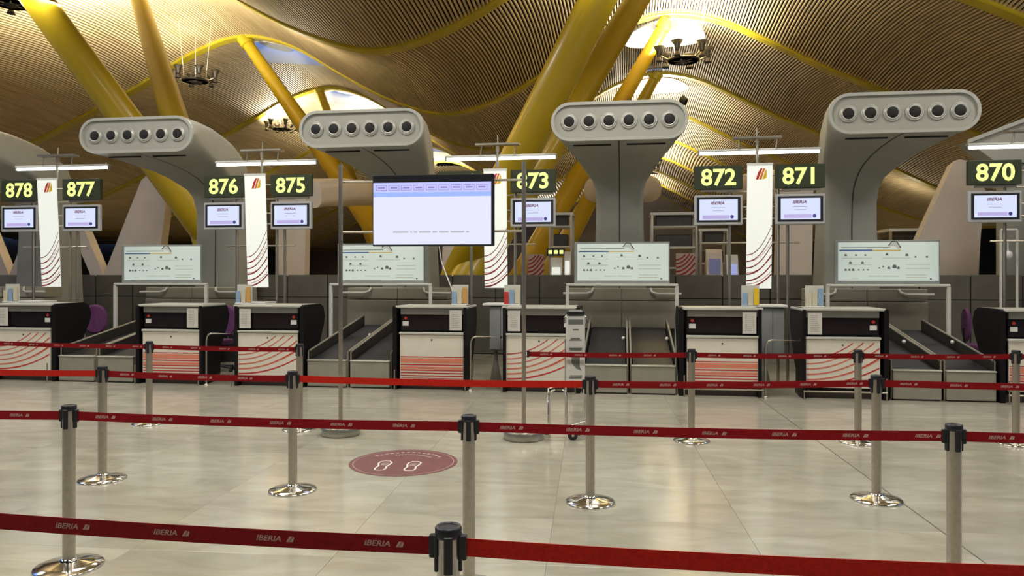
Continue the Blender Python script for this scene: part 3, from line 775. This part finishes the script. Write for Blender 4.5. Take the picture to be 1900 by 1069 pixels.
m.build('text_line', emis('tv_grey', (.55, .55, .60), .9), sc, kind='stuff')
B(-.3, .3, .05, .09, .12, .70).build('wall_bracket', DARKM, t)
tag(MB().tube([px(814, 452, 11.75), px(819, 485, 11.75), px(828, 510, 11.7), px(838, 535, 11.5), px(846, 567, 11.2)], .010, 8).build('power_cable', CABLE), 'pale cable hanging under the television to desk 874', 'cable')

# ================================================================== BAGGAGE SIZER
P = fw(1066, 7.70)
t = thing('baggage_sizer', 'narrow white bag-size checker with black top on chrome tubes', 'baggage sizer', (P.x, P.y, 0), A)
pn = B(-.085, .105, -.03, .05, .52, 1.235, bev=.008).build('panel', WHITEP, t)
B(-.08, .10, -.045, .06, 1.235, 1.30, bev=.02).build('top_cap', BLACKP, t)
MB().tube([(-.10, 0, 1.16), (-.10, 0, 1.22), (-.07, 0, 1.25), (.09, 0, 1.25), (.12, 0, 1.22), (.12, 0, 1.16)], .010, 8).build('handle', CHROMEP, t)
m = MB(); m.box(-.065, .085, -.0315, -.030, 1.15, 1.20)
for a, b_, z0 in ((-.02, .04, 1.09), (-.04, .05, 1.00), (-.055, .07, .985), (-.055, .075, .90), (-.05, .07, .885), (-.05, .075, .62), (-.055, .07, .60)): m.box(a, b_, -.0315, -.030, z0, z0+.014)
m.prism([(-.03, .83), (.0, .86), (.05, .83), (.05, .72), (.07, .68), (.02, .70), (-.035, .76)], -.030, -.0315)
for a in (-.05, 0, .05): m.box(a, a+.012, -.0315, -.030, .545, .56)
m.build('print', GREYP, pn, kind='stuff')
m = MB()
m.tube([(-.26, -.12, .02), (-.26, -.12, .44), (-.25, -.12, .48), (-.21, -.12, .50), (-.13, -.12, .50), (-.10, -.12, .48), (-.09, -.12, .44), (-.09, -.12, .06)], .011, 8)
m.tube([(-.09, 0, .05), (-.09, 0, 1.0)], .011, 8); m.tube([(.11, 0, .05), (.11, 0, .55)], .011, 8)
m.tube([(-.26, .12, .02), (-.26, .12, .48), (-.09, .12, .50), (.11, .12, .48), (.11, .12, .05)], .009, 8)
m.tube([(-.26, -.12, .20), (-.26, .12, .20)], .009, 8); m.tube([(-.26, -.12, .12), (-.05, -.12, .14), (.11, -.10, .18)], .009, 8)
m.tube([(-.05, -.06, .05), (.05, -.14, .05)], .012, 8); m.tube([(-.25, .0, .06), (.11, 0, .05)], .010, 8)
m.build('tube_frame', CHROMEP, t)
for cx, cy in ((-.03, -.15), (.12, .12), (-.28, .12)):
    w_ = MB().lathe([(.0001, -.018), (.045, -.018), (.05, -.01), (.05, .01), (.045, .018), (.0001, .018)], 20, (cx, cy, .05), 'y').build('wheel', BLACKP, t)
    MB().lathe([(.014, -.022), (.014, .022)], 12, (cx, cy, .05), 'y').build('hub', CHROMEP, w_)

# ================================================================== STANCHIONS
PH = .917
def stanchion_proto():
    t = thing('barrier_post', 'x', 'barrier post')
    MB().lathe([(.178, 0), (.181, .006), (.176, .012), (.12, .024), (.06, .034), (.045, .04)], 40).build('base', CHROMEP, t)
    MB().lathe([(.0335, .02), (.0335, .835)], 24).build('tube', CHROME, t)
    MB().lathe([(.05, .034), (.05, .042), (.038, .052)], 24).build('collar', CHROMEP, t)
    hd = MB().lathe([(.0325, .80), (.0325, .905)], 24).build('head_sleeve', CHROME, t)
    MB().lathe([(.038, .885), (.0395, .892), (.0395, .912), (.036, .917), (.030, .917), (.028, .913)], 28).build('cap', BLACKP, t)
    for k in range(4):
        a = R(90*k); m = MB(); m.box(-.013, .013, -.041, -.030, .785, .895, bev=.003)
        m.v = [(x*math.cos(a)-y*math.sin(a), x*math.sin(a)+y*math.cos(a), z) for x, y, z in m.v]; m.build('belt_slot', BLACKP, t)
    return t
sp = stanchion_proto(); spf = [True]
POSTS = {}
def post(key, pxx, fwd, label, rz=None):
    P = fw(pxx, fwd); POSTS[key] = P
    rz = A if rz is None else rz
    if spf[0]: sp.location = P; sp.rotation_euler = (0, 0, rz); sp['label'] = label; spf[0] = False
    else: copy_tree(sp, P, rz, label)
post('n', 832, 2.21, 'nearest steel barrier post, only its black-capped top in frame', A+R(4))
post('a1', 128, 4.27, 'steel barrier post at the lower left, domed base cut by the frame')
post('a2', 870, 3.96, 'steel barrier post right behind the nearest one')
post('a3', 1770, 3.72, 'steel barrier post at the lower right, base hidden below the frame')
post('b1', 190, 6.1, 'steel barrier post left, standing behind the lower left one')
post('b2', 543, 5.79, 'steel barrier post with polished base left of the maroon floor sticker')
post('b3', 1095, 5.49, 'steel barrier post with polished base before the bag-size checker')
post('b4', 1626, 5.55, 'steel barrier post with polished base on the long floor joint')
post('c0', -14, 8.85, 'rear barrier post at the left edge, only a sliver of its base in frame')
post('c1', 277, 8.4, 'slim rear barrier post at left, before the desk left of the purple chair')
post('c2', 556, 8.08, 'slim rear barrier post just behind the one in front of desk 875')
post('c3', 1283, 7.52, 'slim rear barrier post just right of the middle conveyors')
post('c4', 1592, 7.45, 'slim rear barrier post close behind the post on the long floor joint')
post('c5', 1885, 7.38, 'slim rear barrier post at the right edge before desk 870')
BZ = .857
def barrier(a, b, label, bright=False, h=.050, text=True, za=None, zb=None, trim_a=.045, trim_b=.045, sag=.010):
    a = POSTS[a].copy() if isinstance(a, str) else Vector(a); b = POSTS[b].copy() if isinstance(b, str) else Vector(b)
    za = BZ if za is None else za; zb = BZ if zb is None else zb
    d = b-a; d.z = 0; L = d.length; u = d.normalized(); ang = math.atan2(u.y, u.x)
    t = thing('barrier_belt', label, 'belt', (a.x, a.y, 0), ang)
    n = 16; x0, x1 = trim_a, L-trim_b; vs = []
    zf = lambda x: za+(zb-za)*(x/L)-sag*4*((x/L)*(1-x/L))
    for i in range(n+1):
        x = x0+(x1-x0)*i/n; z = zf(x)
        vs += [(x, -.0012, z-h/2), (x, .0012, z-h/2), (x, .0012, z+h/2), (x, -.0012, z+h/2)]
    fs = [(i*4+j, i*4+(j+1) % 4, (i+1)*4+(j+1) % 4, (i+1)*4+j) for i in range(n) for j in range(4)]+[(0, 1, 2, 3), (4*n+3, 4*n+2, 4*n+1, 4*n)]
    MB().add(vs, fs).build('webbing', BELT2 if bright else BELT, t)
    m = MB(); m.box(x0-.014, x0+.010, -.012, .012, zf(x0)-.036, zf(x0)+.036, bev=.003); m.build('belt_clip', BLACKP, t)
    if trim_b < .1: MB().box(x1-.012, x1+.012, -.010, .010, zf(x1)-.034, zf(x1)+.034, bev=.003).build('belt_clip', BLACKP, t)
    if text:
        x = x0+.16
        while x < x1-.08:
            m = MB()
            z = zf(x); text_mb(m, 'IBERIA', .023, x, -.0018, z, bold=.0005, shear=.25, sx=1.25)
            m.prism([(x+.056, z-.008), (x+.064, z-.008), (x+.075, z+.009), (x+.066, z+.009)], -.0018, -.0012)
            m.prism([(x+.066, z-.008), (x+.078, z-.007), (x+.082, z+.006), (x+.078, z+.009)], -.0018, -.0012)
            m.build('lettering', LETT, t, kind='stuff'); x += .345
def off(pxx, fwd): return fw(pxx, fwd)
barrier(off(-150, 2.50), 'n', 'nearest dark red belt with white lettering running left from the nearest post', h=.052)
barrier('n', off(2050, 1.98), 'nearest bright red belt without lettering running right from the nearest post', True, h=.052, text=False)
barrier(off(-420, 4.5), 'a1', 'dark red belt from the left edge to the lower left post')
barrier('a1', 'a2', 'dark red belt from the lower left post to the one behind the nearest post')
barrier('a2', 'a3', 'dark red belt from behind the nearest post to the lower right post')
barrier('a3', off(2500, 3.6), 'dark red belt from the lower right post out of frame')
barrier(off(-300, 6.4), 'b1', 'bright red belt without lettering from the left edge to the second-row left post', True, text=False)
barrier('b1', 'b2', 'dark red belt crossing in front of desks 876 and 875, second row')
barrier('b2', 'b3', 'bright red plain belt crossing in front of desks 874 and 873, second row', True, text=False)
barrier('b3', 'b4', 'dark red belt crossing in front of desk 872, second row')
barrier('b4', off(2200, 5.3), 'dark red belt crossing to the right edge before desk 870, second row')
barrier('c0', 'c1', 'thin rear red belt in front of desk 877')
barrier('c1', 'c2', 'thin rear red belt in front of desks 876 and 875')
POSTS['tb'] = TB
barrier('tb', 'c3', 'thin rear red belt hooked to the television post, crossing the middle conveyors')
barrier('c3', 'c4', 'thin rear red belt running from right of the middle conveyors to the island gate')
barrier('c4', 'c5', 'thin rear red belt crossing in front of the right-hand conveyors')
barrier('c5', off(2150, 7.3), 'thin rear red belt leaving the right edge')

# ================================================================== FLOOR STICKER
P = fw(749, 6.66)
t = thing('floor_sticker', 'round maroon floor sticker with two white shoe outlines', 'floor sticker', (P.x, P.y, .0005), A-R(4))
MB().lathe([(.475, 0), (.475, .0012)], 64).build('disc', STICK, t)
def outline(m, pts, w, z=.0016):
    n = len(pts)
    vs = []
    for i, (a, b) in enumerate(pts):
        a2, b2 = pts[(i+1) % n]; a1, b1 = pts[i-1]; dx, dy = a2-a1, b2-b1; L = math.hypot(dx, dy); nx, ny = -dy/L*w/2, dx/L*w/2
        vs += [(a+nx, b+ny, z), (a-nx, b-ny, z)]
    m.add(vs, [(2*i, 2*i+1, (2*i+3) % (2*n), (2*i+2) % (2*n)) for i in range(n)])
foot = [(.0, -.17), (.035, -.16), (.045, -.10), (.035, -.03), (.055, .06), (.05, .12), (.02, .15), (-.02, .145), (-.045, .10), (-.045, .03), (-.03, -.04), (-.04, -.11), (-.03, -.16)]
for cx, s in ((-.15, -1), (.10, 1)):
    m = MB(); outline(m, [(cx+a*s*1.1, b-.12) for a, b in foot], .016)
    for k in range(3): m.add([(cx-.03, -.06-.03*k, .0016), (cx+.03, -.055-.03*k, .0016), (cx+.03, -.047-.03*k, .0016), (cx-.03, -.052-.03*k, .0016)], [(0, 1, 2, 3)])
    m.build('shoe_outline', mat('sticker_white', (.75, .72, .68), .5, noise=.05), t)
m = MB(); outline(m, [(.44*math.cos(k*math.pi/24), .44*math.sin(k*math.pi/24)) for k in range(48)], .006)
for r0, a0, a1 in ((.34, 35, 150), (.26, 40, 120)):
    n = 14
    for i in range(n):
        a = R(a0+(a1-a0)*i/n); b = R(a0+(a1-a0)*(i+.6)/n)
        m.add([(r*math.cos(q), r*math.sin(q), .0016) for r, q in ((r0, a), (r0, b), (r0+.03, b), (r0+.03, a))], [(0, 1, 2, 3)])
m.build('ring_print', STICKL, t, kind='stuff')

# ================================================================== FLOODLIGHT CLUSTERS
def cluster(P, s, power, label, cable=True, ball=False):
    t = thing('floodlight_cluster', label, 'lamp', P)
    MB().lathe([(.16*s, -.10*s), (.20*s, -.05*s), (.20*s, .04*s), (.12*s, .10*s)], 20).build('hub', DARKM, t)
    m = MB(); m.lathe([(.52*s, -.04*s), (.56*s, 0), (.52*s, .04*s), (.48*s, 0), (.52*s, -.04*s)], 28); m.build('ring', DARKM, t)
    for k in range(6):
        a = 2*math.pi*k/6+.2; c_, s_ = math.cos(a), math.sin(a)
        ar = MB().tube([(.15*s*c_, .15*s*s_, -.04*s), (.5*s*c_, .5*s*s_, 0), (.82*s*c_, .82*s*s_, .14*s)], .03*s, 8).build('arm', CHROME, t)
        q = MB().lathe([(.07*s, .02*s), (.10*s, .12*s), (.10*s, .20*s), (.20*s, .36*s), (.185*s, .36*s), (.09*s, .22*s)], 18, (.86*s*c_, .86*s*s_, .10*s)).build('uplight', DARKM, t)
        MB().lathe([(.06*s, 0), (.11*s, -.12*s), (.115*s, -.16*s), (.05*s, -.13*s)], 16, (.86*s*c_, .86*s*s_, .09*s)).build('downlight', DARKM, t)
    if cable:
        m = MB()
        for a in (0, 2.1, 4.2):
            zt = float(prof(P[0]))+.2-P[2]; m.tube([(.5*s*math.cos(a), .5*s*math.sin(a), 0), (.75*s*math.cos(a), .75*s*math.sin(a), zt)], .012, 6)
        m.build('suspension_cable', CABLE, t)
    if ball:
        MB().lathe([(.0001, -1.75), (.13, -1.70), (.18, -1.55), (.13, -1.42), (.03, -1.36), (.0001, -1.36)], 20).build('hanging_globe', DARKM, t)
        m = MB(); m.tube([(.0, 0, -.1), (0, 0, -1.4)], .01, 6); m.build('globe_wire', CABLE, t)
    if power: 
        lamp_point(P[0], P[1], P[2]+.42*s, power)
def at_fwd(pxx, pyy, fwd): p = fw(pxx, fwd); p.z = HC+(HY-pyy)/FPX*fwd; return p
cluster(at_fwd(1268, 112, 29), 1.1, 1500, 'dark floodlight cluster with cupped lamps hanging under the bright skylight', True, True)
cluster(at_fwd(362, 150, 31), .95, 120, 'dark floodlight cluster on white cables above the first air pylon')
cluster(at_fwd(522, 240, 43), .95, 900, 'small dark floodlight cluster above the second air pylon')
cluster(at_fwd(1200, 315, 55), .95, 900, 'tiny floodlight cluster beside the neck of the middle air pylon')
cluster(at_fwd(20, 6, 20), .9, 250, 'floodlight cluster in the top left corner, cut by the frame')
for (x, y, z, p) in ((1.77, 44, 9.6, 1300), (1.77, 53, 9.6, 1000), (1.77, 64, 9.6, 1300), (-16.2, 47, 9.6, 1300), (-7, 70, 7, 700), (-26, 48, 5.6, 60), (14, 42, 4.6, 60), (1.77, 82, 9.6, 900), (-16.2, 66, 9.6, 800)):
    lamp_point(x, y, z, p)
for (x, y) in ((-30, 40), (-14, 60), (4, 60), (22, 55)):
    area(x, y, 4.4 if abs(x+6) > 20 else 6.5, 2, 2, 160)  # added fill that brightens the far hall, no fixtures
for (x, y, z, p) in ((-16.2, 23, 9.0, 1900), (-12, 24, 7.6, 350), (1.77, 22, 9.3, 900), (-6, 14, 6.3, 50), (10, 16.5, 6.6, 200)):
    lamp_point(x, y, z, p)

# ================================================================== BEHIND THE PARTITION
def rack(pxa, pxb, pyt, pyb, Y, label, cat='rack', bars=3):
    a = px(pxa, pyt, Y); b = px(pxb, pyb, Y)
    t = thing('steel_rack', label, cat, ((a.x+b.x)/2, Y, 0)); w = (b.x-a.x)/2; h = a.z
    for s in (-1, 1):
        for y in (0, .8): B(s*w-.03, s*w+.03, y-.03, y+.03, 0, h).build('upright', CHROME, t)
    B(-w-.05, w+.05, -.05, .85, h-.02, h+.05).build('top_tray', WHITEP, t)
    for i in range(bars):
        z = h-.35-.55*i; B(-w, w, -.02, .8, z, z+.04).build('shelf', WTUBE, t)
        if i < 2: B(-w+.1, w-.1, .1, .6, z+.04, z+.36, bev=.02).build('crate', DARKM, t)
rack(1210, 1292, 398, 505, 20.5, 'open steel rack behind the partition left of board 872')
rack(1300, 1350, 428, 505, 20.8, 'lower steel rack behind the partition under board 872')
rack(1020, 1060, 398, 505, 20.5, 'dark narrow rack behind the partition below board 873')
rack(1652, 1738, 428, 505, 20.5, 'low dark rack behind the partition left of board 870')
def far_banner(pxx, w_px, pyt, pyb, Y, label):
    p = px(pxx, pyb, Y); q = px(pxx, pyt, Y); w = w_px/2*Y/FPX
    t = thing('far_banner', label, 'banner', (p.x, Y, p.z)); b_ = B(-w, w, 0, .02, 0, q.z-p.z).build('panel', mat('far_banner_tan', (.42, .34, .28), .6, noise=.05), t)
    m = MB(); red_arcs(m, -w, w, .02, q.z-p.z, 6, .03, .05, .0, .75, .25); m.build('curved_stripe', DRED, b_, kind='stuff')
    MB().tube([(0, .05, -p.z), (0, .05, q.z-p.z)], .03, 8).build('pole', CHROME, t)
far_banner(1272, 34, 470, 520, 19.5, 'striped banner of the opposite row beside the rack right of the middle pylon')
far_banner(994, 30, 472, 520, 19.5, 'striped banner of the opposite row just right of the television post')
def kiosk(pxa, pxb, pyt, Y, label, body, scr):
    a = px(pxa, pyt, Y); b = px(pxb, pyt, Y); t = thing('service_kiosk', label, 'kiosk', ((a.x+b.x)/2, Y, 0)); w = (b.x-a.x)/2; h = a.z
    MB().prism([(0, 0), (0, 1.3), (.25, h-.1), (.32, h), (.55, h), (.55, 0)], -w, w, 'yz').build('body', body, t)
    B(-w*.75, w*.75, -.01, .0, .9, 1.25).build('front_panel', WHITEP, t)
    B(-w*.7, w*.7, .10, .13, h-.75, h-.25).build('display', scr, t)
kiosk(1312, 1342, 462, 19.8, 'beige sloping kiosk behind the partition right of the striped banner', PALE, emis('kiosk_dim', (.12, .12, .2), .8))
kiosk(1350, 1372, 472, 19.8, 'narrow kiosk with a bluish screen beside the banner of 872', WHITEP, emis('kiosk_blue', (.4, .45, .8), .8))
kiosk(1020, 1042, 478, 19.5, 'small white kiosk behind the partition below board 873', WHITEP, emis('kiosk_white', (.9, .9, .8), .9))
kiosk(1046, 1058, 466, 19.3, 'slim white totem left of the third information panel', WHITEP, emis('kiosk_white', (.9, .9, .8), .9))
p = px(1032, 468, 20.4); t = thing('lit_sign', 'small glowing yellow sign on the dark rack below board 873', 'sign', (p.x, p.y-.12, p.z-.1))
B(-.25, .25, 0, .05, 0, .2).build('housing', BLACKP, t)
m = MB()
for i in range(3): m.box(-.2+.15*i, -.1+.15*i, -.004, 0, .05, .15)
m.build('glyph', DIGIT, t, kind='stuff')
q = [px(a, b_, 16.2) for a, b_ in ((1795, 262), (1900, 222), (1990, 205), (1990, 300), (1850, 302))]
t = thing('slanted_duct', 'pale grey slanted duct above the board 870 at the right edge', 'duct', (0, 16.2, 0))
MB().prism([(p.x, p.z) for p in q], 0, .5).build('duct_body', GREYW, t)
MB().prism([(p.x, p.z+.03) for p in q[:3]]+[(p.x, p.z-.05) for p in q[2::-1]], -.04, .02).build('edge_rim', GREYR, t)
B(q[3].x-1.2, q[3].x-.8, .1, .4, 0, q[3].z+.1).build('support', GREYW, t)
# turnstile-like frame with a globe lamp at the right edge
t = thing('cctv_frame', 'white tube frame with a hanging globe camera at the right edge', 'frame', (px(1870, 500, 12.6).x, 12.6, 0))
for e in (-.10, .13): MB().tube([(e, 0, 0), (e, 0, 2.35)], .02, 8).build('post', WTUBE, t)
for zz in (2.35, 2.18): MB().tube([(-.10, 0, zz), (.13, 0, zz)], .018, 8).build('rung', WTUBE, t)
MB().tube([(0, 0, 2.18), (0, 0, 2.02)], .012, 8).build('drop_rod', WTUBE, t)
MB().lathe([(.0001, -.07), (.05, -.05), (.065, 0), (.055, .05), (.02, .07)], 20, (0, 0, 1.96)).build('globe', WHITEP, t)
